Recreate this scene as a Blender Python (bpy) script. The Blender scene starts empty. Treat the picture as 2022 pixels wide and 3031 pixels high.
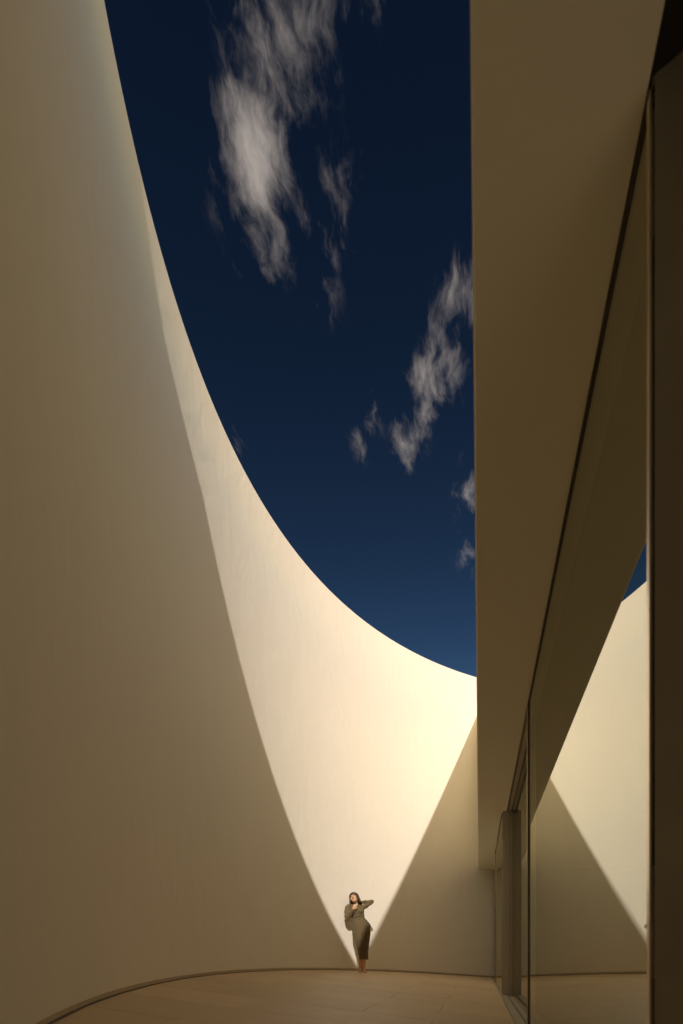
import bpy, bmesh, math, random
from mathutils import Vector, Matrix
R = math.radians
random.seed(7)
scene = bpy.context.scene
col = scene.collection

# ------------------------------------------------------------------ camera
S = 0.61                                    # camera height above the terrace, metres
FPX, PX, Y0, YAW = 1546.6, 1005.7, 2816.8, math.atan((1418.4 - 1005.7) / 1546.6)
cam_d = bpy.data.cameras.new('camera')
cam = bpy.data.objects.new('camera', cam_d)
col.objects.link(cam)
scene.camera = cam
cam_d.sensor_fit = 'HORIZONTAL'
cam_d.sensor_width = 36.0
cam_d.lens = FPX / 2022.0 * 36.0
cam_d.shift_x = (1011 - PX) / 2022.0
cam_d.shift_y = (Y0 - 1515.5) / 2022.0
cam_d.clip_start = 0.02
cam_d.clip_end = 2000.0
cam_d.dof.use_dof = True
cam_d.dof.focus_distance = 11.0
cam_d.dof.aperture_fstop = 4.0
cam.location = (0, 0, S)
cam.rotation_euler = (R(90), 0, YAW)

# ------------------------------------------------------------------ sun and sky
SUN_AZ, SUN_EL = 2.9225, 0.5710             # azimuth from +Y towards +X, elevation
sun_dir = Vector((math.cos(SUN_EL) * math.sin(SUN_AZ), math.cos(SUN_EL) * math.cos(SUN_AZ), math.sin(SUN_EL)))
sun_d = bpy.data.lights.new('sun', 'SUN')
sun_d.energy = 3.0
sun_d.angle = R(0.53)
sun_d.color = (1.0, 0.90, 0.80)
sun = bpy.data.objects.new('sun', sun_d)
col.objects.link(sun)
sun.location = sun_dir * 60
sun.rotation_euler = (-sun_dir).to_track_quat('-Z', 'Y').to_euler()

world = bpy.data.worlds.new('World')
scene.world = world
world.use_nodes = True
SKY_STRENGTH = 0.06
SKY_GAMMA, SKY_TINT = 2.7, (0.240, 0.137, 0.062, 1)
SKY_CAP = (6.4, 6.2, 6.4, 1)             # the glow round the sun levels off
world.cycles.sampling_method = 'NONE'

vs = scene.view_settings
vs.view_transform = 'Standard'
vs.look = 'None'
vs.exposure = 0.1
vs.gamma = 1.0
vs.use_curve_mapping = False
scene.cycles.use_denoising = True
scene.cycles.max_bounces = 16
scene.cycles.diffuse_bounces = 8
scene.cycles.use_adaptive_sampling = True
scene.cycles.adaptive_threshold = 0.02
scene.cycles.glossy_bounces = 6
scene.cycles.transparent_max_bounces = 12
scene.cycles.sample_clamp_indirect = 6.0


class NB:
    """small node-building helper"""
    def __init__(self, tree):
        self.t = tree; self.n = tree.nodes; self.l = tree.links
    def new(self, kind, **kw):
        nd = self.n.new(kind)
        for k, v in kw.items(): setattr(nd, k, v)
        return nd
    def put(self, sock, v):
        if isinstance(v, bpy.types.NodeSocket): self.l.new(v, sock)
        else: sock.default_value = v
    def math(self, op, a, b=0.0, clamp=False):
        nd = self.new('ShaderNodeMath', operation=op, use_clamp=clamp)
        self.put(nd.inputs[0], a); self.put(nd.inputs[1], b); return nd.outputs[0]
    def vmath(self, op, a, b=None):
        nd = self.new('ShaderNodeVectorMath', operation=op)
        self.put(nd.inputs[0], a)
        if b is not None: self.put(nd.inputs[1], b)
        return nd.outputs['Value'] if op in ('LENGTH', 'DOT_PRODUCT') else nd.outputs[0]
    def noise(self, vec, scale, detail=4, rough=0.55, dist=0.0):
        nd = self.new('ShaderNodeTexNoise')
        self.put(nd.inputs['Vector'], vec)
        nd.inputs['Scale'].default_value = scale; nd.inputs['Detail'].default_value = detail
        nd.inputs['Roughness'].default_value = rough; nd.inputs['Distortion'].default_value = dist
        return nd
    def mapr(self, v, a, b, c, d, smooth=False):
        nd = self.new('ShaderNodeMapRange')
        if smooth: nd.interpolation_type = 'SMOOTHSTEP'
        self.put(nd.inputs['Value'], v)
        for i, x in zip((1, 2, 3, 4), (a, b, c, d)): nd.inputs[i].default_value = x
        return nd.outputs[0]
    def mix(self, fac, a, b, blend='MIX'):
        nd = self.new('ShaderNodeMix', data_type='RGBA', blend_type=blend)
        self.put(nd.inputs[0], fac); self.put(nd.inputs[6], a); self.put(nd.inputs[7], b)
        return nd.outputs[2]
    def mapping(self, vec, loc=(0, 0, 0), rot=(0, 0, 0), scale=(1, 1, 1), kind='POINT'):
        nd = self.new('ShaderNodeMapping', vector_type=kind)
        self.put(nd.inputs['Vector'], vec)
        nd.inputs['Location'].default_value = loc; nd.inputs['Rotation'].default_value = rot
        nd.inputs['Scale'].default_value = scale
        return nd.outputs[0]


def build_world():
    b = NB(world.node_tree)
    b.n.clear()
    out = b.new('ShaderNodeOutputWorld')
    bg = b.new('ShaderNodeBackground')
    bg.inputs['Strength'].default_value = SKY_STRENGTH
    sky = b.new('ShaderNodeTexSky')
    sky.sky_type = 'NISHITA'
    sky.sun_disc = False
    sky.sun_elevation = SUN_EL
    sky.sun_rotation = SUN_AZ
    sky.air_density = 1.0
    sky.dust_density = 0.5
    sky.ozone_density = 2.2
    # deep, polarised blue: the whole dome is filtered alike
    gam = b.new('ShaderNodeGamma'); gam.inputs['Gamma'].default_value = SKY_GAMMA
    b.l.new(b.mix(1.0, sky.outputs[0], SKY_CAP, 'DARKEN'), gam.inputs['Color'])
    blue = b.mix(1.0, gam.outputs[0], SKY_TINT, 'MULTIPLY')
    # high thin clouds on a flat layer above the place: direction / height
    tc = b.new('ShaderNodeTexCoord')
    sep = b.new('ShaderNodeSeparateXYZ'); b.l.new(tc.outputs['Generated'], sep.inputs[0])
    z = b.math('MAXIMUM', sep.outputs[2], 0.06)
    cmb = b.new('ShaderNodeCombineXYZ')
    b.l.new(b.math('DIVIDE', sep.outputs[0], z), cmb.inputs[0])
    b.l.new(b.math('DIVIDE', sep.outputs[1], z), cmb.inputs[1])
    q = cmb.outputs[0]
    w1 = b.noise(q, 4.0, 4, 0.6)
    warp = b.vmath('SCALE', b.vmath('SUBTRACT', w1.outputs['Color'], (0.5, 0.5, 0.5)))
    warp.node.inputs['Scale'].default_value = 0.10
    qw = b.vmath('ADD', q, warp)
    # (centre u, v, radius u, radius v, turn, weight) of each bank of cirrus on that layer
    total = None
    for (cu, cv, ru, rv, turn, wgt) in CLOUDS:
        loc = b.mapping(q, (cu, cv, 0), (0, 0, turn), (ru, rv, 1), 'TEXTURE')
        m = b.mapr(b.vmath('LENGTH', loc), 0.0, 1.0, wgt, 0.0, True)
        total = m if total is None else b.math('MAXIMUM', total, m)
    # denser unseen cloud added outside the view to brighten the shaded walls
    away = b.mapr(b.vmath('LENGTH', b.mapping(q, (-0.32, 1.15, 0), (0, 0, 0), (0.72, 1.05, 1), 'TEXTURE')), 0.9, 1.15, 0.0, 1.0, True)
    loose = b.mapr(b.noise(b.mapping(q, (4.1, 2.3, 0)), 1.7, 2, 0.5).outputs[0], 0.30, 0.58, 0.0, 1.0, True)
    total = b.math('MAXIMUM', total, b.math('MULTIPLY', loose, away))
    n1 = b.noise(b.mapping(qw, (0, 0, 0), (0, 0, R(8)), (22, 8.5, 1)), 1.0, 7, 0.61, 0.12)
    n2 = b.noise(b.mapping(qw, (3, 1, 0), (0, 0, R(14)), (100, 30, 1)), 1.0, 3, 0.6, 0.0)
    f = b.math('ADD', b.math('MULTIPLY', b.math('SUBTRACT', n1.outputs[0], 0.5), 3.1), b.math('MULTIPLY', b.math('SUBTRACT', n2.outputs[0], 0.5), 0.3))
    edge = b.mapr(total, 0.0, 0.5, 0.0, 1.0, True)
    dens = b.math('MULTIPLY', b.mapr(b.math('ADD', f, total), 0.26, 1.75, 0.0, 1.0, True), edge)
    up = b.mapr(sep.outputs[2], 0.06, 0.2, 0.0, 1.0, True)
    dens = b.math('MULTIPLY', b.math('MULTIPLY', dens, up), 0.84)
    cloud = b.mix(dens, blue, CLOUD_COL)
    b.l.new(cloud, bg.inputs['Color'])
    b.l.new(bg.outputs[0], out.inputs[0])


def direction_uv(x, y):
    """point of the cloud layer along a compass direction given as a photo pixel"""
    lat, up = (x - PX) / FPX, (Y0 - y) / FPX
    X = lat * math.cos(YAW) - math.sin(YAW); Y = lat * math.sin(YAW) + math.cos(YAW)
    return X / up, Y / up

CLOUD_COL = (7.8, 6.8, 6.1, 1)
CLOUDS = []
def bank(x, y, rx, ry, slant, w):
    """centre, half axes (photo pixels) and lean of a bank -> layer coordinates"""
    c = direction_uv(x, y); a = direction_uv(x + rx, y)
    e = direction_uv(x + slant, y + ry)
    ru = math.hypot(a[0] - c[0], a[1] - c[1])
    dv = (e[0] - c[0], e[1] - c[1]); rv = math.hypot(*dv)
    CLOUDS.append((c[0], c[1], ru, rv, math.atan2(dv[1], dv[0]) - math.pi / 2, w))
bank(745, 480, 210, 360, 20, 1.05)
bank(775, 700, 150, 250, 0, 0.74)
bank(830, 130, 340, 430, 60, 0.72)
bank(1070, 40, 150, 230, -20, 0.60)
bank(960, 640, 210, 330, -60, 0.46)
bank(920, 860, 150, 200, 0, 0.52)
bank(1400, 890, 170, 260, -70, 0.92)
bank(1280, 1130, 150, 400, -150, 0.74)
bank(1095, 1260, 80, 190, -70, 0.56)
bank(1385, 1460, 110, 150, 0, 0.47)
bank(1400, 1650, 90, 190, 0, 0.38)
bank(690, 1290, 90, 130, 10, 0.42)
build_world()

# ------------------------------------------------------------------ helpers
def mesh_obj(name, verts, faces, mat, parent=None, smooth=False):
    me = bpy.data.meshes.new(name)
    me.from_pydata([tuple(v) for v in verts], [], faces)
    me.validate(); me.update()
    return link(name, me, mat, parent, smooth)

def link(name, me, mat, parent=None, smooth=False):
    o = bpy.data.objects.new(name, me)
    col.objects.link(o)
    if mat is not None and not me.materials: me.materials.append(mat)
    if parent is not None: o.parent = parent
    if smooth:
        for p in me.polygons: p.use_smooth = True
    return o

def bm_obj(name, bm, mat, parent=None, smooth=False):
    bmesh.ops.recalc_face_normals(bm, faces=bm.faces)
    me = bpy.data.meshes.new(name); bm.to_mesh(me); bm.free()
    return link(name, me, mat, parent, smooth)

def box_obj(name, lo, hi, mat, parent=None, bevel=0.0, seg=2):
    bm = bmesh.new()
    bmesh.ops.create_cube(bm, size=1.0)
    for v in bm.verts:
        v.co = Vector([lo[i] + (v.co[i] + 0.5) * (hi[i] - lo[i]) for i in range(3)])
    if bevel:
        bmesh.ops.bevel(bm, geom=list(bm.edges), offset=bevel, segments=seg, profile=0.5, affect='EDGES')
    return bm_obj(name, bm, mat, parent)

def empty(name, loc=(0, 0, 0)):
    o = bpy.data.objects.new(name, None); o.location = loc; o.empty_display_size = 0.2
    col.objects.link(o); return o

def tag(o, label=None, cat=None, kind=None, group=None):
    if label: o['label'] = label
    if cat: o['category'] = cat
    if kind: o['kind'] = kind
    if group: o['group'] = group
    return o

# ------------------------------------------------------------------ materials
def material(name):
    m = bpy.data.materials.new(name); m.use_nodes = True
    b = NB(m.node_tree)
    bsdf = next(n for n in b.n if n.type == 'BSDF_PRINCIPLED')
    return m, b, bsdf

def plaster(name, base, var=0.06, bump=0.25, rough=0.85):
    m, b, p = material(name)
    tc = b.new('ShaderNodeTexCoord'); v = tc.outputs['Object']
    big = b.noise(v, 0.55, 3, 0.6, 0.4)
    mid = b.noise(b.mapping(v, scale=(2.2, 2.2, 0.9)), 2.2, 4, 0.62, 0.8)
    fine = b.noise(v, 38, 2, 0.65)
    t = b.math('ADD', b.math('MULTIPLY', b.mapr(big.outputs[0], 0.3, 0.7, -1, 1), 0.45),
               b.math('MULTIPLY', b.mapr(mid.outputs[0], 0.3, 0.7, -1, 1), 0.40))
    t = b.math('ADD', t, b.math('MULTIPLY', b.mapr(fine.outputs[0], 0.3, 0.7, -1, 1), 0.15))
    lo = tuple(c * (1 - var) for c in base) + (1,); hi = tuple(min(0.945, c * (1 + var)) for c in base) + (1,)
    b.l.new(b.mix(b.mapr(t, -1, 1, 0, 1), lo, hi), p.inputs['Base Color'])
    p.inputs['Roughness'].default_value = rough
    p.inputs['Specular IOR Level'].default_value = 0.25
    p.inputs['Diffuse Roughness'].default_value = 0.25
    # trowelled skim coat: slow swells and faint ridges, fine grain on top
    sw = b.noise(b.mapping(v, scale=(1.3, 1.3, 0.8)), 1.6, 2, 0.5, 1.2)
    h = b.math('ADD', b.math('MULTIPLY', sw.outputs[0], 1.0), b.math('MULTIPLY', fine.outputs[0], 0.05))
    h = b.math('ADD', h, b.math('MULTIPLY', mid.outputs[0], 0.25))
    sweep = b.noise(b.mapping(v, rot=(0.3, 0.2, 0.4), scale=(7, 7, 2.0)), 1.0, 3, 0.7, 2.0)
    h = b.math('ADD', h, b.math('MULTIPLY', sweep.outputs[0], 0.09))
    bp = b.new('ShaderNodeBump'); bp.inputs['Strength'].default_value = bump; bp.inputs['Distance'].default_value = 0.02
    b.l.new(h, bp.inputs['Height']); b.l.new(bp.outputs[0], p.inputs['Normal'])
    return m

def plain(name, base, rough=0.6, metal=0.0, var=0.1, scale=12.0, bump=0.1):
    m, b, p = material(name)
    tc = b.new('ShaderNodeTexCoord')
    n = b.noise(tc.outputs['Object'], scale, 5, 0.6)
    lo = tuple(c * (1 - var) for c in base) + (1,); hi = tuple(c * (1 + var) for c in base) + (1,)
    b.l.new(b.mix(b.mapr(n.outputs[0], 0.3, 0.7, 0, 1), lo, hi), p.inputs['Base Color'])
    p.inputs['Roughness'].default_value = rough; p.inputs['Metallic'].default_value = metal
    bp = b.new('ShaderNodeBump'); bp.inputs['Strength'].default_value = bump; bp.inputs['Distance'].default_value = 0.004
    b.l.new(n.outputs[0], bp.inputs['Height']); b.l.new(bp.outputs[0], p.inputs['Normal'])
    return m

M_WALL = plaster('cream_plaster', (0.925, 0.875, 0.765), 0.022, 0.55)
M_SOFFIT = plaster('soffit_plaster', (0.90, 0.875, 0.74), 0.012, 0.05)
M_SKIRT = plain('shadow_joint', (0.16, 0.125, 0.09), 0.8)
M_BASE = plain('taupe_skirting', (0.58, 0.48, 0.35), 0.7, 0, 0.08, 6, 0.1)
M_FRAME = plain('champagne_aluminium', (0.52, 0.48, 0.40), 0.42, 0.35, 0.05, 30, 0.03)
M_DARK = plain('dark_bronze', (0.085, 0.07, 0.05), 0.5, 0.3, 0.1, 30, 0.03)
M_EDGE = plain('satin_aluminium', (0.84, 0.74, 0.58), 0.24, 0.75, 0.05, 30, 0.02)
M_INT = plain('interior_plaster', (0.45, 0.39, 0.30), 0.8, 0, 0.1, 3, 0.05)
M_CEIL = plain('painted_shade_ceiling', (0.016, 0.013, 0.009), 0.9, 0, 0.1, 3, 0.02)  # shade of the unlit room painted in as a near-black ceiling colour
M_JAMB = plain('dark_olive_panel', (0.20, 0.19, 0.14), 0.5, 0, 0.12, 3, 0.05)
M_GROUND = plain('dry_earth', (0.30, 0.25, 0.19), 0.95, 0, 0.2, 0.4, 0.3)
M_GROUT = plain('grout', (0.30, 0.24, 0.17), 0.9, 0, 0.1, 20, 0.2)

def glass_material():
    m, b, p = material('reflective_glass')
    out = next(n for n in b.n if n.type == 'OUTPUT_MATERIAL')
    b.n.remove(p)
    gl = b.new('ShaderNodeBsdfGlossy'); gl.inputs['Roughness'].default_value = 0.0
    gl.inputs['Color'].default_value = (0.93, 0.96, 0.88, 1)
    tr = b.new('ShaderNodeBsdfTransparent'); tr.inputs['Color'].default_value = (0.50, 0.53, 0.45, 1)
    fr = b.new('ShaderNodeFresnel'); fr.inputs['IOR'].default_value = 3.0
    mx = b.new('ShaderNodeMixShader')
    fac = b.math('MAXIMUM', b.math('MULTIPLY', fr.outputs[0], 1.0, True), 0.64)
    b.l.new(fac, mx.inputs[0]); b.l.new(tr.outputs[0], mx.inputs[1]); b.l.new(gl.outputs[0], mx.inputs[2])
    b.l.new(mx.outputs[0], out.inputs[0])
    return m
M_GLASS = glass_material()

def tile_material():
    m, b, p = material('terrace_porcelain')
    tc = b.new('ShaderNodeTexCoord'); oi = b.new('ShaderNodeObjectInfo')
    off = b.vmath('SCALE', b.vmath('ADD', oi.outputs['Location'], (0, 0, 0))); off.node.inputs['Scale'].default_value = 3.7
    cmb = b.new('ShaderNodeCombineXYZ'); b.l.new(b.math('MULTIPLY', oi.outputs['Random'], 50.0), cmb.inputs[0])
    v = b.vmath('ADD', tc.outputs['Object'], cmb.outputs[0])
    n1 = b.noise(b.mapping(v, scale=(1.0, 2.6, 1)), 2.2, 6, 0.6, 0.7)
    n2 = b.noise(v, 60, 4, 0.6)
    base = b.mix(b.mapr(n1.outputs[0], 0.3, 0.7, 0, 1), (0.70, 0.535, 0.33, 1), (0.78, 0.60, 0.38, 1))
    tint = b.mapr(oi.outputs['Random'], 0, 1, 0.93, 1.07)
    sc = b.vmath('SCALE', base); b.l.new(tint, sc.node.inputs['Scale'])
    b.l.new(sc, p.inputs['Base Color'])
    rr = b.mapr(n1.outputs[0], 0.3, 0.7, 0.42, 0.6); b.l.new(rr, p.inputs['Roughness'])
    bp = b.new('ShaderNodeBump'); bp.inputs['Strength'].default_value = 0.15; bp.inputs['Distance'].default_value = 0.003
    b.l.new(b.math('ADD', n1.outputs[0], b.math('MULTIPLY', n2.outputs[0], 0.3)), bp.inputs['Height'])
    b.l.new(bp.outputs[0], p.inputs['Normal'])
    return m
M_TILE = tile_material()

# ------------------------------------------------------------------ measures (metres)
A1, B1 = -0.0965, -0.0031                  # the terrace falls towards the glass
def floor_z(x, y): return A1 * x + B1 * y
CX, CY, RAD = 10.2282 * S, 11.1941 * S, 15.7676 * S
TOP = S + 11.7403 * S                      # top of the curved wall
SOF = S + 3.5548 * S                       # underside of the overhang
def roof_z(y): return S + 11.50 * S - 0.053 * y   # unseen top edge of the house front, slope shaped to place its shadow
EDGE = -0.020                              # outer edge of the overhang
XO, XM, XI = 0.350, 0.4225, 0.492          # three sliding tracks

# ------------------------------------------------------------------ ground
g = 900
tag(mesh_obj('ground', [(-g, -g, -0.9), (g, -g, -0.9), (g, g, -0.9), (-g, g, -0.9)], [(0, 1, 2, 3)], M_GROUND), kind='structure')

# ------------------------------------------------------------------ terrace of large tiles
floor_root = mesh_obj('floor', [(-3.6, -1.6, floor_z(-3.6, -1.6) - 0.007), (0.62, -1.6, floor_z(0.62, -1.6) - 0.007),
                                (0.62, 15.2, floor_z(0.62, 15.2) - 0.007), (-3.6, 15.2, floor_z(-3.6, 15.2) - 0.007)], [(0, 1, 2, 3)], M_GROUT)
tag(floor_root, kind='structure')

def clip_circle(poly, cx, cy, r, n=5):
    """clip a convex polygon to the inside of a big circle"""
    out = []
    ins = lambda p: (p[0] - cx) ** 2 + (p[1] - cy) ** 2 <= r * r
    dense = []
    for i, a in enumerate(poly):
        c = poly[(i + 1) % len(poly)]
        for k in range(n): dense.append((a[0] + (c[0] - a[0]) * k / n, a[1] + (c[1] - a[1]) * k / n))
    inside = [ins(p) for p in dense]
    if not any(inside): return None
    if all(inside): return poly
    pts = []
    for i, a in enumerate(dense):
        c = dense[(i + 1) % len(dense)]
        ia, ic = inside[i], inside[(i + 1) % len(dense)]
        if ia: pts.append(a)
        if ia != ic:
            lo, hi = (a, c) if ia else (c, a)
            for _ in range(20):
                mid = ((lo[0] + hi[0]) / 2, (lo[1] + hi[1]) / 2)
                if ins(mid): lo = mid
                else: hi = mid
            pts.append(lo)
    # follow the arc between the two crossings
    return pts

def tile(poly, lift):
    cxm = sum(p[0] for p in poly) / len(poly); cym = sum(p[1] for p in poly) / len(poly)
    zc = floor_z(cxm, cym)
    n = len(poly); g_, e = 0.0, 0.002
    top = []; rim = []; bot = []
    for (x, y) in poly:
        dx, dy = x - cxm, y - cym; L = max(1e-6, math.hypot(dx, dy))
        top.append((dx - dx / L * e, dy - dy / L * e, floor_z(x, y) - zc + lift))
        rim.append((dx, dy, floor_z(x, y) - zc + lift - 0.0012))
        bot.append((dx, dy, floor_z(x, y) - zc - 0.006))
    verts = top + rim + bot
    faces = [tuple(range(n))]
    for i in range(n):
        j = (i + 1) % n
        faces.append((i, n + i, n + j, j)); faces.append((n + i, 2 * n + i, 2 * n + j, n + j))
    o = mesh_obj('tile', verts, faces, M_TILE, floor_root)
    o.location = (cxm, cym, zc)
TL, TW, GAP = 1.50, 0.75, 0.0022
rows = 0
ang = R(0)
y = -1.5
row = 0
while y < 15.2:
    x = -4.0 + (0.62 if row % 2 else 0.0)
    while x < XO - 0.03:
        x0, x1 = x + GAP, min(x + TL - GAP, XO - 0.034)
        if x1 - x0 > 0.04:
            poly = clip_circle([(x0, y + GAP), (x1, y + GAP), (x1, y + TW - GAP), (x0, y + TW - GAP)], CX, CY, RAD - 0.006)
            if poly and len(poly) > 2: tile(poly, random.uniform(-0.0006, 0.0006))
        x += TL
    y += TW; row += 1

# ------------------------------------------------------------------ curved wall
# the arc runs from the house's far end, round the left, to behind the camera
def arc_angles(n):
    a_far = math.acos((1.5 - CX) / RAD)                 # far end, y above the centre
    a_near = 2 * math.pi - math.acos((1.5 - CX) / RAD)
    return [a_far + (a_near - a_far) * i / n for i in range(n + 1)]
def curved(name, prof, mat, parent=None, n=360, smooth=True):
    """sweep a profile of (radius offset, z function) round the arc"""
    verts, faces = [], []
    k = len(prof)
    for a in arc_angles(n):
        for (dr, zf) in prof:
            x = CX + (RAD + dr) * math.cos(a); yy = CY + (RAD + dr) * math.sin(a)
            verts.append((x, yy, zf(x, yy)))
    for i in range(n):
        for j in range(k - 1):
            p = i * k + j
            faces.append((p, p + 1, p + k + 1, p + k))
    faces.append(tuple(range(k - 1, -1, -1))); faces.append(tuple(n * k + j for j in range(k)))
    o = mesh_obj(name, verts, faces, mat, parent)
    me = o.data
    bm = bmesh.new(); bm.from_mesh(me); bmesh.ops.recalc_face_normals(bm, faces=bm.faces); bm.to_mesh(me); bm.free()
    for p in me.polygons: p.use_smooth = True
    try: me.set_sharp_from_angle(angle=R(35))
    except Exception: pass
    return o
wall_root = empty('curved_wall', (CX - RAD, CY, floor_z(CX - RAD, CY)))
tag(wall_root, 'tall concave cream plaster wall sweeping round the terrace with its top against the sky', 'wall')
wall_root.location = (0, 0, 0)
JOINT = 0.040
top = lambda x, y: TOP
def up_from_floor(h): return lambda x, y: floor_z(x, y) + h
curved('wall_face', [(0.012, up_from_floor(-0.3)), (0.012, up_from_floor(JOINT)), (0.0, up_from_floor(JOINT + 0.002)), (0.0, lambda x, y: TOP - 0.012),
                     (0.004, lambda x, y: TOP - 0.003), (0.012, top), (0.288, top), (0.296, lambda x, y: TOP - 0.003), (0.30, lambda x, y: TOP - 0.012),
                     (0.30, lambda x, y: -1.0)], M_WALL, wall_root)
curved('skirting', [(0.0115, up_from_floor(0.005)), (0.0055, up_from_floor(0.005)), (0.0035, up_from_floor(0.007)), (0.0035, up_from_floor(JOINT - 0.003)), (0.0115, up_from_floor(JOINT - 0.003))], M_BASE, wall_root)
curved('floor_joint', [(0.0118, up_from_floor(-0.004)), (0.0090, up_from_floor(-0.004)), (0.0090, up_from_floor(0.0045)), (0.0118, up_from_floor(0.0045))], M_SKIRT, wall_root)

# ------------------------------------------------------------------ house
house = empty('house', (0, 0, 0))
tag(house, 'low cream house front with deep flat overhang above a row of glass sliding doors', 'house')
YN, YF = -4.0, 20.0
# front block over the glass: underside is the soffit, small rounded drip edge
def prism_y(name, prof, y0, y1, mat, parent, smooth=False):
    n = len(prof)
    val = lambda z, y: z(y) if callable(z) else z
    verts = [(x, y0, val(z, y0)) for x, z in prof] + [(x, y1, val(z, y1)) for x, z in prof]
    faces = [(i, (i + 1) % n, n + (i + 1) % n, n + i) for i in range(n)]
    faces += [tuple(range(n - 1, -1, -1)), tuple(range(n, 2 * n))]
    bm = bmesh.new(); vs_ = [bm.verts.new(v) for v in verts]
    for f in faces: bm.faces.new([vs_[i] for i in f])
    return bm_obj(name, bm, mat, parent, smooth)
er = 0.009
drip = [(EDGE + er - er * math.cos(t), SOF + er - er * math.sin(t)) for t in (0.0, R(90))]
block = drip + [(XM - 0.013, SOF), (XM - 0.013, SOF + 0.05), (7.5, SOF + 0.05), (7.5, roof_z), (EDGE + 0.01, roof_z), (EDGE, lambda y: roof_z(y) - 0.01)]
prism_y('overhang', block, YN, YF, M_SOFFIT, house)
# recessed head track: two dark slots with a rib between them
box_obj('head_track', (XM - 0.012, 1.452, SOF + 0.012), (XM + 0.030, YF, SOF + 0.049), M_DARK, house)
box_obj('track_rib', (XM - 0.004, 1.452, SOF + 0.001), (XM + 0.001, YF, SOF + 0.0115), M_FRAME, house)
box_obj('track_rib', (XM + 0.012, 1.452, SOF - 0.001), (XI + 0.02, YF, SOF + 0.0115), M_FRAME, house)
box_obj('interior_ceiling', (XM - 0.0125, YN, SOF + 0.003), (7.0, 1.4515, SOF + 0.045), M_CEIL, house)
box_obj('inner_head_track', (XI + 0.021, 1.452, SOF + 0.004), (XI + 0.032, YF, SOF + 0.03), M_DARK, house)
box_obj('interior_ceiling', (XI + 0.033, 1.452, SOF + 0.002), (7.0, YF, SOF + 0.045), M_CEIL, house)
# room behind the glass
fz = floor_z(0.5, 5)
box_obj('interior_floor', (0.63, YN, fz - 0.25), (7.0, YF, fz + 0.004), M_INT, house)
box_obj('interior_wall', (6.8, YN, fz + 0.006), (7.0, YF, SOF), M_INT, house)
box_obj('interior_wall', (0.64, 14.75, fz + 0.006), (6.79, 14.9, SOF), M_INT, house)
# threshold with its tracks, following the terrace
def strip(name, x0, x1, y0, y1, z0, z1, mat):
    v = []
    for (x, yy) in ((x0, y0), (x1, y0), (x1, y1), (x0, y1)): v.append((x, yy, floor_z(x, yy) + z0))
    for (x, yy) in ((x0, y0), (x1, y0), (x1, y1), (x0, y1)): v.append((x, yy, floor_z(x, yy) + z1))
    f = [(3, 2, 1, 0), (4, 5, 6, 7), (0, 1, 5, 4), (1, 2, 6, 5), (2, 3, 7, 6), (3, 0, 4, 7)]
    return mesh_obj(name, v, f, mat, house)
strip('threshold', XO - 0.031, XM - 0.012, -1.2, 14.55, -0.05, 0.003, M_FRAME)
strip('floor_track', XM - 0.0115, XM + 0.0125, -1.2, 14.55, -0.05, -0.008, M_DARK)
strip('track_rail', XM - 0.0025, XM + 0.0025, -1.2, 14.55, -0.0075, 0.002, M_FRAME)
strip('threshold', XM + 0.013, 0.62, -1.2, 14.55, -0.05, 0.003, M_FRAME)

def sliding_door(x, y0, y1, edge_far=True):
    """pane in slim rails; the stile ends are sub-parts"""
    zb = floor_z(x, (y0 + y1) / 2)
    w = 0.012
    door = box_obj('sliding_door', (x - 0.010, y0 + 0.02, SOF - 0.012), (x + 0.010, y1 - 0.02, SOF + 0.0005 - 0.002), M_DARK, house)
    pane = mesh_obj('glass_pane', [(x - 0.004, y0 + 0.004, zb - 0.06), (x - 0.004, y1 - 0.004, zb - 0.06), (x - 0.004, y1 - 0.004, SOF - 0.006), (x - 0.004, y0 + 0.004, SOF - 0.006),
                                   (x + 0.004, y0 + 0.004, zb - 0.06), (x + 0.004, y1 - 0.004, zb - 0.06), (x + 0.004, y1 - 0.004, SOF - 0.006), (x + 0.004, y0 + 0.004, SOF - 0.006)],
                    [(3, 2, 1, 0)], M_GLASS, door)
    for (ya, yb, mt, xa, xb) in ((y0 + 0.010, y0 + 0.032, M_EDGE, x - 0.010, x - 0.0045), (y1 - 0.012, y1 + 0.004, M_DARK, x - 0.009, x + 0.012), (y1 - 0.016, y1 + 0.006, M_EDGE, x - 0.018, x - 0.0095)):
        box_obj('stile', (xa, ya, zb - 0.08), (xb, yb, SOF - 0.001), mt, door, 0.001, 1)
    return door
sliding_door(XM, 1.457, 4.84)
sliding_door(XI, 4.90, 8.62)
sliding_door(XO, 8.56, 11.78)
sliding_door(XM, 11.85, 14.40)
# stacked stiles between the second and third door: three slim profiles with dark joints
zb = floor_z(0.46, 8.5)
for (xa, xb, ya) in ((0.352, 0.4335, 8.460), (0.4365, 0.4625, 8.464), (0.4695, 0.4945, 8.464), (0.4975, 0.578, 8.460)):
    box_obj('stacked_stile', (xa, ya, zb - 0.08), (xb, 8.52, SOF - 0.001), M_FRAME, house, 0.0008, 1)
box_obj('stile_gasket', (0.3525, 8.476, zb - 0.08), (0.577, 8.53, SOF - 0.0015), M_DARK, house)
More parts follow.
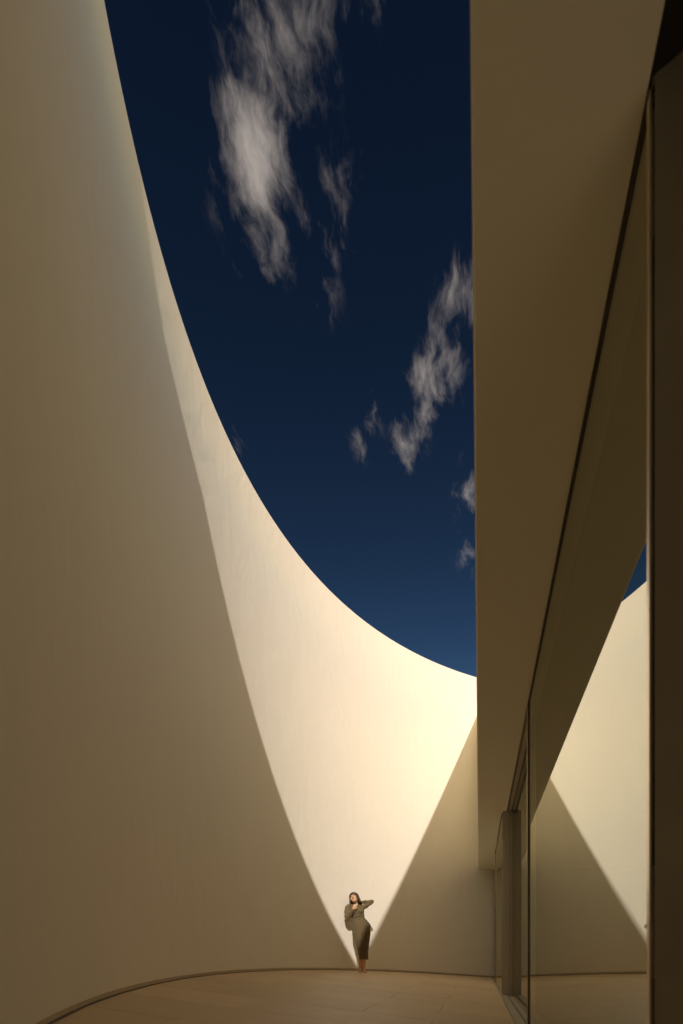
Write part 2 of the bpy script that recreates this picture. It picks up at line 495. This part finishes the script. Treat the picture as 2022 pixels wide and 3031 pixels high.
# dark panelled jamb that closes the near end of the glass
def slab(name, a, b_, th, z0, z1, mat, parent):
    d = Vector((b_[0] - a[0], b_[1] - a[1])).normalized(); nrm = Vector((-d.y, d.x)) * th
    q = [(a[0], a[1]), (b_[0], b_[1]), (b_[0] + nrm.x, b_[1] + nrm.y), (a[0] + nrm.x, a[1] + nrm.y)]
    v = [(p[0], p[1], z0) for p in q] + [(p[0], p[1], z1) for p in q]
    bm = bmesh.new(); vv = [bm.verts.new(p) for p in v]
    for f in [(3, 2, 1, 0), (4, 5, 6, 7), (0, 1, 5, 4), (1, 2, 6, 5), (2, 3, 7, 6), (3, 0, 4, 7)]: bm.faces.new([vv[i] for i in f])
    return bm_obj(name, bm, mat, parent)
slab('door_jamb', (XM - 0.003, 1.449), (1.7, 0.975), 0.05, zb - 0.1, SOF + 0.0008, M_JAMB, house)

# ------------------------------------------------------------------ person
from mathutils import noise as mnoise

def cloth_material():
    m, b, p = material('olive_brown_knit')
    tc = b.new('ShaderNodeTexCoord'); v = tc.outputs['Object']
    n = b.noise(v, 9, 5, 0.6)
    fine = b.noise(b.mapping(v, scale=(160, 160, 420)), 1.0, 2, 0.5)
    b.l.new(b.mix(b.mapr(n.outputs[0], 0.3, 0.7, 0, 1), (0.118, 0.084, 0.036, 1), (0.150, 0.108, 0.050, 1)), p.inputs['Base Color'])
    p.inputs['Roughness'].default_value = 0.9
    p.inputs['Sheen Weight'].default_value = 0.15
    bp = b.new('ShaderNodeBump'); bp.inputs['Strength'].default_value = 0.3; bp.inputs['Distance'].default_value = 0.003
    b.l.new(fine.outputs[0], bp.inputs['Height']); b.l.new(bp.outputs[0], p.inputs['Normal'])
    return m

def skin_material():
    m, b, p = material('skin')
    tc = b.new('ShaderNodeTexCoord'); n = b.noise(tc.outputs['Object'], 22, 4, 0.6)
    b.l.new(b.mix(b.mapr(n.outputs[0], 0.3, 0.7, 0, 1), (0.62, 0.38, 0.215, 1), (0.70, 0.44, 0.26, 1)), p.inputs['Base Color'])
    p.inputs['Roughness'].default_value = 0.5
    p.inputs['Subsurface Weight'].default_value = 0.12
    p.inputs['Subsurface Radius'].default_value = (0.01, 0.004, 0.002)
    return m

def hair_material():
    m, b, p = material('dark_brown_hair')
    tc = b.new('ShaderNodeTexCoord')
    n = b.noise(b.mapping(tc.outputs['Object'], scale=(140, 140, 9)), 1.0, 4, 0.6)
    b.l.new(b.mix(b.mapr(n.outputs[0], 0.3, 0.7, 0, 1), (0.030, 0.015, 0.008, 1), (0.095, 0.048, 0.026, 1)), p.inputs['Base Color'])
    p.inputs['Roughness'].default_value = 0.45
    bp = b.new('ShaderNodeBump'); bp.inputs['Strength'].default_value = 0.5; bp.inputs['Distance'].default_value = 0.004
    b.l.new(n.outputs[0], bp.inputs['Height']); b.l.new(bp.outputs[0], p.inputs['Normal'])
    return m

M_CLOTH, M_SKIN, M_HAIR = cloth_material(), skin_material(), hair_material()
M_LIP = plain('lips', (0.45, 0.20, 0.14), 0.45, 0, 0.1, 60, 0.02)
M_BROW = plain('eyebrow', (0.06, 0.033, 0.02), 0.7, 0, 0.1, 60, 0.02)
M_LID = plain('eyelid', (0.30, 0.16, 0.10), 0.55, 0, 0.1, 60, 0.02)

def ring_loft(bm, rings):
    """rings: lists of equal length of points, bottom to top or along a limb; closed at both ends"""
    vr = [[bm.verts.new(p) for p in r] for r in rings]
    n = len(vr[0])
    for a, c in zip(vr[:-1], vr[1:]):
        for i in range(n):
            j = (i + 1) % n
            bm.faces.new((a[i], a[j], c[j], c[i]))
    bm.faces.new(list(reversed(vr[0]))); bm.faces.new(vr[-1])

def tube(bm, pts, radii, seg=14, flat=1.0, round_ends=True):
    """limb along a smooth curve through joints, radius per joint"""
    P = [Vector(p) for p in pts]
    fine, rad = [], []
    n = len(P)
    for i in range(n - 1):
        p0, p1, p2, p3 = P[max(0, i - 1)], P[i], P[i + 1], P[min(n - 1, i + 2)]
        for k in range(6):
            t = k / 6.0
            q = 0.5 * ((2 * p1) + (p2 - p0) * t + (2 * p0 - 5 * p1 + 4 * p2 - p3) * t * t + (3 * p1 - p0 - 3 * p2 + p3) * t ** 3)
            fine.append(q); rad.append(radii[i] + (radii[i + 1] - radii[i]) * (t * t * (3 - 2 * t)))
    fine.append(P[-1]); rad.append(radii[-1])
    if round_ends:
        d0 = (fine[0] - fine[1]).normalized(); d1 = (fine[-1] - fine[-2]).normalized()
        a0, a1, r0, r1 = fine[0].copy(), fine[-1].copy(), rad[0], rad[-1]
        for k in (0.5, 0.8, 0.97):
            fine.insert(0, a0 + d0 * r0 * k); rad.insert(0, r0 * math.sqrt(1 - k * k) + 1e-4)
            fine.append(a1 + d1 * r1 * k); rad.append(r1 * math.sqrt(1 - k * k) + 1e-4)
    rings = []
    up = None
    for i, c in enumerate(fine):
        d = (fine[min(i + 1, len(fine) - 1)] - fine[max(i - 1, 0)]).normalized()
        if up is None:
            up = Vector((0, 1, 0)) if abs(d.y) < 0.9 else Vector((1, 0, 0))
        u = (up - d * up.dot(d)).normalized(); up = u
        w = d.cross(u)
        rings.append([c + (u * math.cos(a) * flat + w * math.sin(a)) * rad[i] for a in [2 * math.pi * k / seg for k in range(seg)]])
    ring_loft(bm, rings)

def oval(cx, cy, cz, rx, ry, tilt=0.0, n=28, power=2.2):
    out = []
    for k in range(n):
        a = 2 * math.pi * k / n
        c, s_ = math.cos(a), math.sin(a)
        x = rx * math.copysign(abs(c) ** (2 / power), c); yy = ry * math.copysign(abs(s_) ** (2 / power), s_)
        out.append((cx + x, cy + yy, cz + tilt * x))
    return out

def smooth_rings(keys, step=0.02):
    """keys: (z, cx, cy, rx, ry, tilt) -> finely interpolated ovals"""
    ks = sorted(keys)
    rings = []
    z = ks[0][0]
    while z < ks[-1][0] + 1e-6:
        i = max(0, min(len(ks) - 2, sum(1 for k in ks if k[0] <= z) - 1))
        a, c = ks[i], ks[i + 1]
        t = (z - a[0]) / (c[0] - a[0]); t = t * t * (3 - 2 * t) * 0.6 + t * 0.4
        v = [a[j] + (c[j] - a[j]) * t for j in range(1, 6)]
        rings.append(oval(v[0], v[1], z, v[2], v[3], v[4]))
        z += step
    return rings

def remeshed(name, bm, mat, parent, voxel, smooth=3, shape=None):
    bmesh.ops.recalc_face_normals(bm, faces=bm.faces)
    me = bpy.data.meshes.new(name + '_raw'); bm.to_mesh(me); bm.free()
    tmp = bpy.data.objects.new(name + '_raw', me); col.objects.link(tmp)
    md = tmp.modifiers.new('remesh', 'REMESH'); md.mode = 'VOXEL'; md.voxel_size = voxel
    dg = bpy.context.evaluated_depsgraph_get()
    new = bpy.data.meshes.new_from_object(tmp.evaluated_get(dg))
    bpy.data.objects.remove(tmp); bpy.data.meshes.remove(me)
    b2 = bmesh.new(); b2.from_mesh(new)
    for _ in range(smooth): bmesh.ops.smooth_vert(b2, verts=b2.verts, factor=0.5, use_axis_x=True, use_axis_y=True, use_axis_z=True)
    if shape:
        b2.normal_update()
        mv = [(v, v.normal.copy() * shape(v.co)) for v in b2.verts]
        for v, d in mv: v.co += d
    b2.to_mesh(new); b2.free(); new.name = name
    new.materials.clear()
    return link(name, new, mat, parent, True)

def blob(bm, c, r, rot=None, n=16):
    if rot is not None: r = tuple(q * HS for q in r)
    res = bmesh.ops.create_uvsphere(bm, u_segments=n, v_segments=n // 2 + 2, radius=1.0)
    for v in res['verts']:
        p = Vector((v.co.x * r[0], v.co.y * r[1], v.co.z * r[2]))
        if rot is not None: p = rot @ p
        v.co = p + Vector(c)

# where she stands: in front of the curved wall, feet on the terrace
ray = Vector((-3.9639, 18.0643, 0)).normalized()
wall_d = math.hypot(3.9639, 18.0643) * S
pos = ray * (wall_d - 0.62)
pz = floor_z(pos.x, pos.y)
person = empty('person', (pos.x, pos.y, pz + 0.0008))
person.rotation_euler = (0, 0, math.atan2(3.9639, 18.0643))
tag(person, 'barefoot woman in long olive-brown knit dress leaning back with one hand behind her neck', 'person')

HC = Vector((-0.180, 0.055, 1.508))                        # centre of the head
HR = Matrix.Rotation(R(-13), 3, 'Y') @ Matrix.Rotation(R(-30), 3, 'X') @ Matrix.Rotation(R(-14), 3, 'Z')   # roll, chin up, turn
HS = 1.12
def hd(x, y, z): return HC + HR @ Vector((x, y, z)) * HS       # head frame: face looks to -y

bm = bmesh.new()
# torso and legs under the dress
ring_loft(bm, smooth_rings([(0.80, -0.035, 0.0, 0.155, 0.105, 0), (0.90, -0.035, 0.0, 0.160, 0.11, 0), (1.10, -0.098, 0.005, 0.105, 0.085, 0),
                            (1.25, -0.128, 0.02, 0.120, 0.095, 0), (1.33, -0.145, 0.035, 0.125, 0.075, 0), (1.375, -0.142, 0.045, 0.055, 0.05, 0)]))
tube(bm, [(-0.140, 0.055, 1.34), (-0.150, 0.06, 1.40), (-0.170, 0.065, 1.475)], [0.052, 0.047, 0.05])
for (hip, knee, ankle, heel, ball, toe) in (
        ((-0.105, 0.0, 0.84), (-0.050, -0.012, 0.47), (-0.045, 0.045, 0.105), (-0.045, 0.065, 0.040), (-0.055, -0.075, 0.026), (-0.062, -0.135, 0.016)),
        ((0.045, 0.0, 0.84), (0.022, -0.015, 0.47), (0.012, -0.005, 0.100), (0.012, 0.020, 0.040), (0.034, -0.130, 0.026), (0.044, -0.190, 0.016))):
    tube(bm, [hip, knee, Vector(knee).lerp(Vector(ankle), 0.35), ankle, heel], [0.080, 0.050, 0.050, 0.033, 0.031])
    tube(bm, [heel, Vector(heel).lerp(Vector(ball), 0.5) + Vector((0, 0, 0.012)), ball, toe], [0.033, 0.035, 0.034, 0.020], flat=0.85)
    d = (Vector(toe) - Vector(ball)).normalized(); side = Vector((-d.y, d.x, 0))
    for k in range(5):
        o = (k - 2) * 0.0145
        b0 = Vector(ball) + side * o * 1.0 + d * 0.015; L = 0.062 - 0.007 * abs(k - (1 if hip[0] < 0 else 3))
        tube(bm, [b0, b0 + d * L * 0.6 + Vector((0, 0, -0.004)), b0 + d * L + Vector((0, 0, -0.013))], [0.0105, 0.009, 0.0085], seg=8)
# arms inside the sleeves
LS, LE, LW, LH = (-0.300, 0.02, 1.330), (-0.318, -0.070, 1.105), (-0.205, -0.150, 1.262), (-0.172, -0.158, 1.322)
RS, RE, RW, RH = (0.005, 0.03, 1.330), (0.185, 0.035, 1.440), (-0.030, 0.105, 1.437), (-0.085, 0.125, 1.425)
tube(bm, [(-0.2, 0.03, 1.33), LS, (-0.318, -0.03, 1.22), LE], [0.05, 0.046, 0.040, 0.035])
tube(bm, [LE, Vector(LE).lerp(Vector(LW), 0.45), LW], [0.035, 0.033, 0.025])
tube(bm, [(-0.07, 0.035, 1.33), RS, (0.10, 0.03, 1.39), RE], [0.05, 0.046, 0.038, 0.034])
tube(bm, [RE, Vector(RE).lerp(Vector(RW), 0.45), RW], [0.034, 0.032, 0.024])
# left fist drawn to the chest: palm, four curled fingers, thumb across
tube(bm, [LW, Vector(LW).lerp(Vector(LH), 0.5), LH], [0.025, 0.031, 0.034], flat=0.62)
hx = Vector((0.88, -0.10, -0.36)).normalized(); hu = Vector((0.40, -0.05, 0.90)).normalized()
for k, ln in enumerate((1.0, 1.1, 1.05, 0.85)):
    kn = Vector(LH) + hx * (0.027 - 0.018 * k) + hu * 0.006
    tube(bm, [kn, kn + hu * 0.026 * ln + Vector((0, -0.004, 0)), kn + hu * 0.030 * ln + Vector((0, 0.024, 0)), kn + hu * 0.004 + Vector((0, 0.034, 0))], [0.0098, 0.0095, 0.0088, 0.0080], seg=8)
tube(bm, [Vector(LW) + hx * 0.020 + hu * 0.02, Vector(LW) + hx * 0.046 + hu * 0.045, Vector(LH) + hx * 0.040 + hu * 0.020], [0.0115, 0.0105, 0.009], seg=8)
# right hand laid behind the neck, fingers spread under the hair
tube(bm, [RW, Vector(RW).lerp(Vector(RH), 0.5), RH], [0.024, 0.030, 0.033], flat=0.6)
for k, ln in enumerate((0.9, 1.05, 1.1, 0.95)):
    kn = Vector(RH) + Vector((-0.012, 0.0, 0.027 - 0.018 * k))
    tube(bm, [kn, kn + Vector((-0.030 * ln, 0.004, -0.004)), kn + Vector((-0.062 * ln, -0.002, -0.010))], [0.0095, 0.009, 0.0078], seg=8)
tube(bm, [Vector(RW) + Vector((-0.02, -0.01, -0.015)), Vector(RW) + Vector((-0.040, -0.025, -0.035)), Vector(RW) + Vector((-0.048, -0.032, -0.062))], [0.0115, 0.010, 0.0085], seg=8)
# head: skull, jaw, brow, nose, cheeks, ears
blob(bm, hd(0, 0.012, 0.030), (0.071, 0.092, 0.083), HR)
blob(bm, hd(0, -0.018, -0.035), (0.056, 0.066, 0.072), HR)
blob(bm, hd(0, -0.060, -0.088), (0.024, 0.024, 0.018), HR)
blob(bm, hd(-0.034, -0.058, -0.022), (0.024, 0.022, 0.026), HR)
blob(bm, hd(0.034, -0.058, -0.022), (0.024, 0.022, 0.026), HR)
blob(bm, hd(0, -0.068, 0.030), (0.046, 0.016, 0.014), HR)
tube(bm, [hd(0, -0.078, 0.018), hd(0, -0.092, -0.006), hd(0, -0.103, -0.026)], [0.009, 0.010, 0.0125], seg=8)
blob(bm, hd(-0.010, -0.088, -0.030), (0.009, 0.010, 0.008), HR); blob(bm, hd(0.010, -0.088, -0.030), (0.009, 0.010, 0.008), HR)
blob(bm, hd(-0.071, 0.012, -0.010), (0.010, 0.018, 0.030), HR); blob(bm, hd(0.071, 0.012, -0.010), (0.010, 0.018, 0.030), HR)
body = remeshed('body', bm, M_SKIN, person, 0.0045, 2)
def feature(name, pts, radii, mat, flat=1.0):
    b_ = bmesh.new(); tube(b_, pts, radii, 8, flat); return bm_obj(name, b_, mat, body, True)
feature('lips', [hd(-0.021, -0.079, -0.055), hd(-0.008, -0.0885, -0.0515), hd(0, -0.0895, -0.0525), hd(0.008, -0.0885, -0.0515), hd(0.021, -0.079, -0.055)], [0.002, 0.0045, 0.004, 0.0045, 0.002], M_LIP)
feature('lips', [hd(-0.017, -0.080, -0.059), hd(0, -0.088, -0.063), hd(0.017, -0.080, -0.059)], [0.002, 0.005, 0.002], M_LIP)
for sx in (-1, 1):
    feature('eyebrow', [hd(sx * 0.014, -0.083, 0.031), hd(sx * 0.032, -0.080, 0.037), hd(sx * 0.050, -0.064, 0.030)], [0.003, 0.0035, 0.0018], M_BROW)
    feature('eyelid', [hd(sx * 0.017, -0.077, 0.008), hd(sx * 0.031, -0.0805, 0.0045), hd(sx * 0.046, -0.066, 0.008)], [0.0022, 0.0042, 0.002], M_LID)

# dress: close-fitting knit, long sleeves, mid-calf hem
bm = bmesh.new()
ring_loft(bm, smooth_rings([(0.262, 0.010, 0.000, 0.100, 0.092, 0), (0.30, 0.008, 0.000, 0.098, 0.090, 0), (0.42, -0.004, -0.002, 0.108, 0.098, 0), (0.565, -0.012, -0.01, 0.134, 0.108, 0),
                            (0.68, -0.020, -0.008, 0.160, 0.118, 0), (0.80, -0.030, 0.0, 0.184, 0.128, 0), (0.90, -0.040, 0.002, 0.180, 0.126, 0.05), (1.00, -0.075, 0.002, 0.152, 0.112, 0.08),
                            (1.10, -0.100, 0.005, 0.130, 0.098, 0.05), (1.18, -0.112, 0.008, 0.136, 0.104, 0), (1.255, -0.122, 0.012, 0.146, 0.112, -0.02), (1.32, -0.140, 0.028, 0.152, 0.094, 0),
                            (1.360, -0.145, 0.040, 0.115, 0.072, 0), (1.385, -0.143, 0.046, 0.068, 0.060, 0)], 0.015))
tube(bm, [(-0.20, 0.03, 1.335), LS, (-0.322, -0.03, 1.22), LE], [0.058, 0.060, 0.060, 0.057])
tube(bm, [LE, Vector(LE).lerp(Vector(LW), 0.45), Vector(LE).lerp(Vector(LW), 0.96)], [0.057, 0.052, 0.036])
tube(bm, [(-0.07, 0.035, 1.325), RS, (0.10, 0.03, 1.385), RE], [0.058, 0.056, 0.048, 0.042])
tube(bm, [RE, Vector(RE).lerp(Vector(RW), 0.45), Vector(RE).lerp(Vector(RW), 0.97)], [0.042, 0.040, 0.032])
for sx in (-1, 1):
    blob(bm, (-0.124 + sx * 0.062, -0.070, 1.235), (0.058, 0.050, 0.056))
# loose fold of cloth hanging behind the hip and the kicked hem
tube(bm, [(0.00, 0.035, 1.12), (0.060, 0.065, 1.045), (0.125, 0.080, 0.965), (0.148, 0.080, 0.915)], [0.020, 0.028, 0.028, 0.012], flat=1.0)
tube(bm, [(0.070, 0.02, 0.36), (0.086, 0.03, 0.30), (0.100, 0.03, 0.268)], [0.020, 0.022, 0.016])
def folds(p):
    a = 0.0
    hipb = math.exp(-((p.z - 0.80) / 0.16) ** 2)
    waist = math.exp(-((p.z - 1.10) / 0.09) ** 2)
    a += hipb * 0.0022 * math.sin(p.z * 190 + 9 * p.x + 3 * mnoise.noise(Vector((p.x * 7, p.y * 7, p.z * 4))))
    a += waist * 0.014 * mnoise.noise(Vector((p.x * 7 + p.z * 8, p.y * 7, p.z * 42 - p.x * 16)))
    arm = 1.0 if (p.x < -0.25 or p.x > 0.03 and p.z > 1.3) else 0.0
    a += arm * 0.012 * mnoise.noise(Vector((p.x * 22, p.y * 18, p.z * 26)))
    low = 1.0 if p.z < 0.66 else 0.0
    a += low * (0.66 - p.z) * 0.030 * mnoise.noise(Vector((p.x * 24, p.y * 24, p.z * 3)))
    a += 0.003 * mnoise.noise(Vector((p.x * 14, p.y * 14, p.z * 20)))
    return a
remeshed('dress', bm, M_CLOTH, person, 0.007, 3, folds)

# bobbed hair with a fringe
def hair():
    rows, cols = 30, 72
    verts, faces = [], []
    grid = []
    for i in range(rows):
        t = i / (rows - 1)
        z = 0.128 - t * 0.272
        if z > 0.03:
            s_ = math.sqrt(max(0.0, 1 - ((z - 0.03) / 0.099) ** 2)); rx, ry = 0.092 * s_, 0.108 * s_
        else:
            u = (0.03 - z) / 0.19
            rx = 0.092 + 0.024 * u - 0.012 * max(0, u - 0.7) ; ry = 0.108 - 0.006 * u
        half = 0.0 if z > 0.026 else R(44 + 8 * min(1, (0.026 - z) / 0.1))
        row = []
        for j in range(cols + 1):
            a = -math.pi / 2 + half + (2 * math.pi - 2 * half) * j / cols
            f_ = 1 + 0.035 * mnoise.noise(Vector((math.cos(a) * 9, math.sin(a) * 9, z * 4))) + 0.02 * mnoise.noise(Vector((math.cos(a) * 30, math.sin(a) * 30, z * 6)))
            zz = z + (0.012 * mnoise.noise(Vector((math.cos(a) * 14, math.sin(a) * 14, 3))) if t > 0.9 else 0)
            # hair falls with gravity rather than with the tilt of the head
            drop = max(0.0, 0.0 - z)
            p = hd(rx * math.cos(a) * f_, 0.008 + ry * math.sin(a) * f_, zz)
            p += Vector((0.05 * drop, 0.10 * drop, -0.02 * drop))
            row.append(len(verts)); verts.append(p)
        grid.append(row)
    for i in range(rows - 1):
        for j in range(cols):
            faces.append((grid[i][j], grid[i][j + 1], grid[i + 1][j + 1], grid[i + 1][j]))
    o = mesh_obj('hair', verts, faces, M_HAIR, person, True)
    bm = bmesh.new(); bm.from_mesh(o.data)
    bmesh.ops.remove_doubles(bm, verts=bm.verts, dist=0.0004)
    bmesh.ops.recalc_face_normals(bm, faces=bm.faces); bm.to_mesh(o.data); bm.free()
    md = o.modifiers.new('thickness', 'SOLIDIFY'); md.thickness = 0.012; md.offset = -1
    for p in o.data.polygons: p.use_smooth = True
    return o
hair()
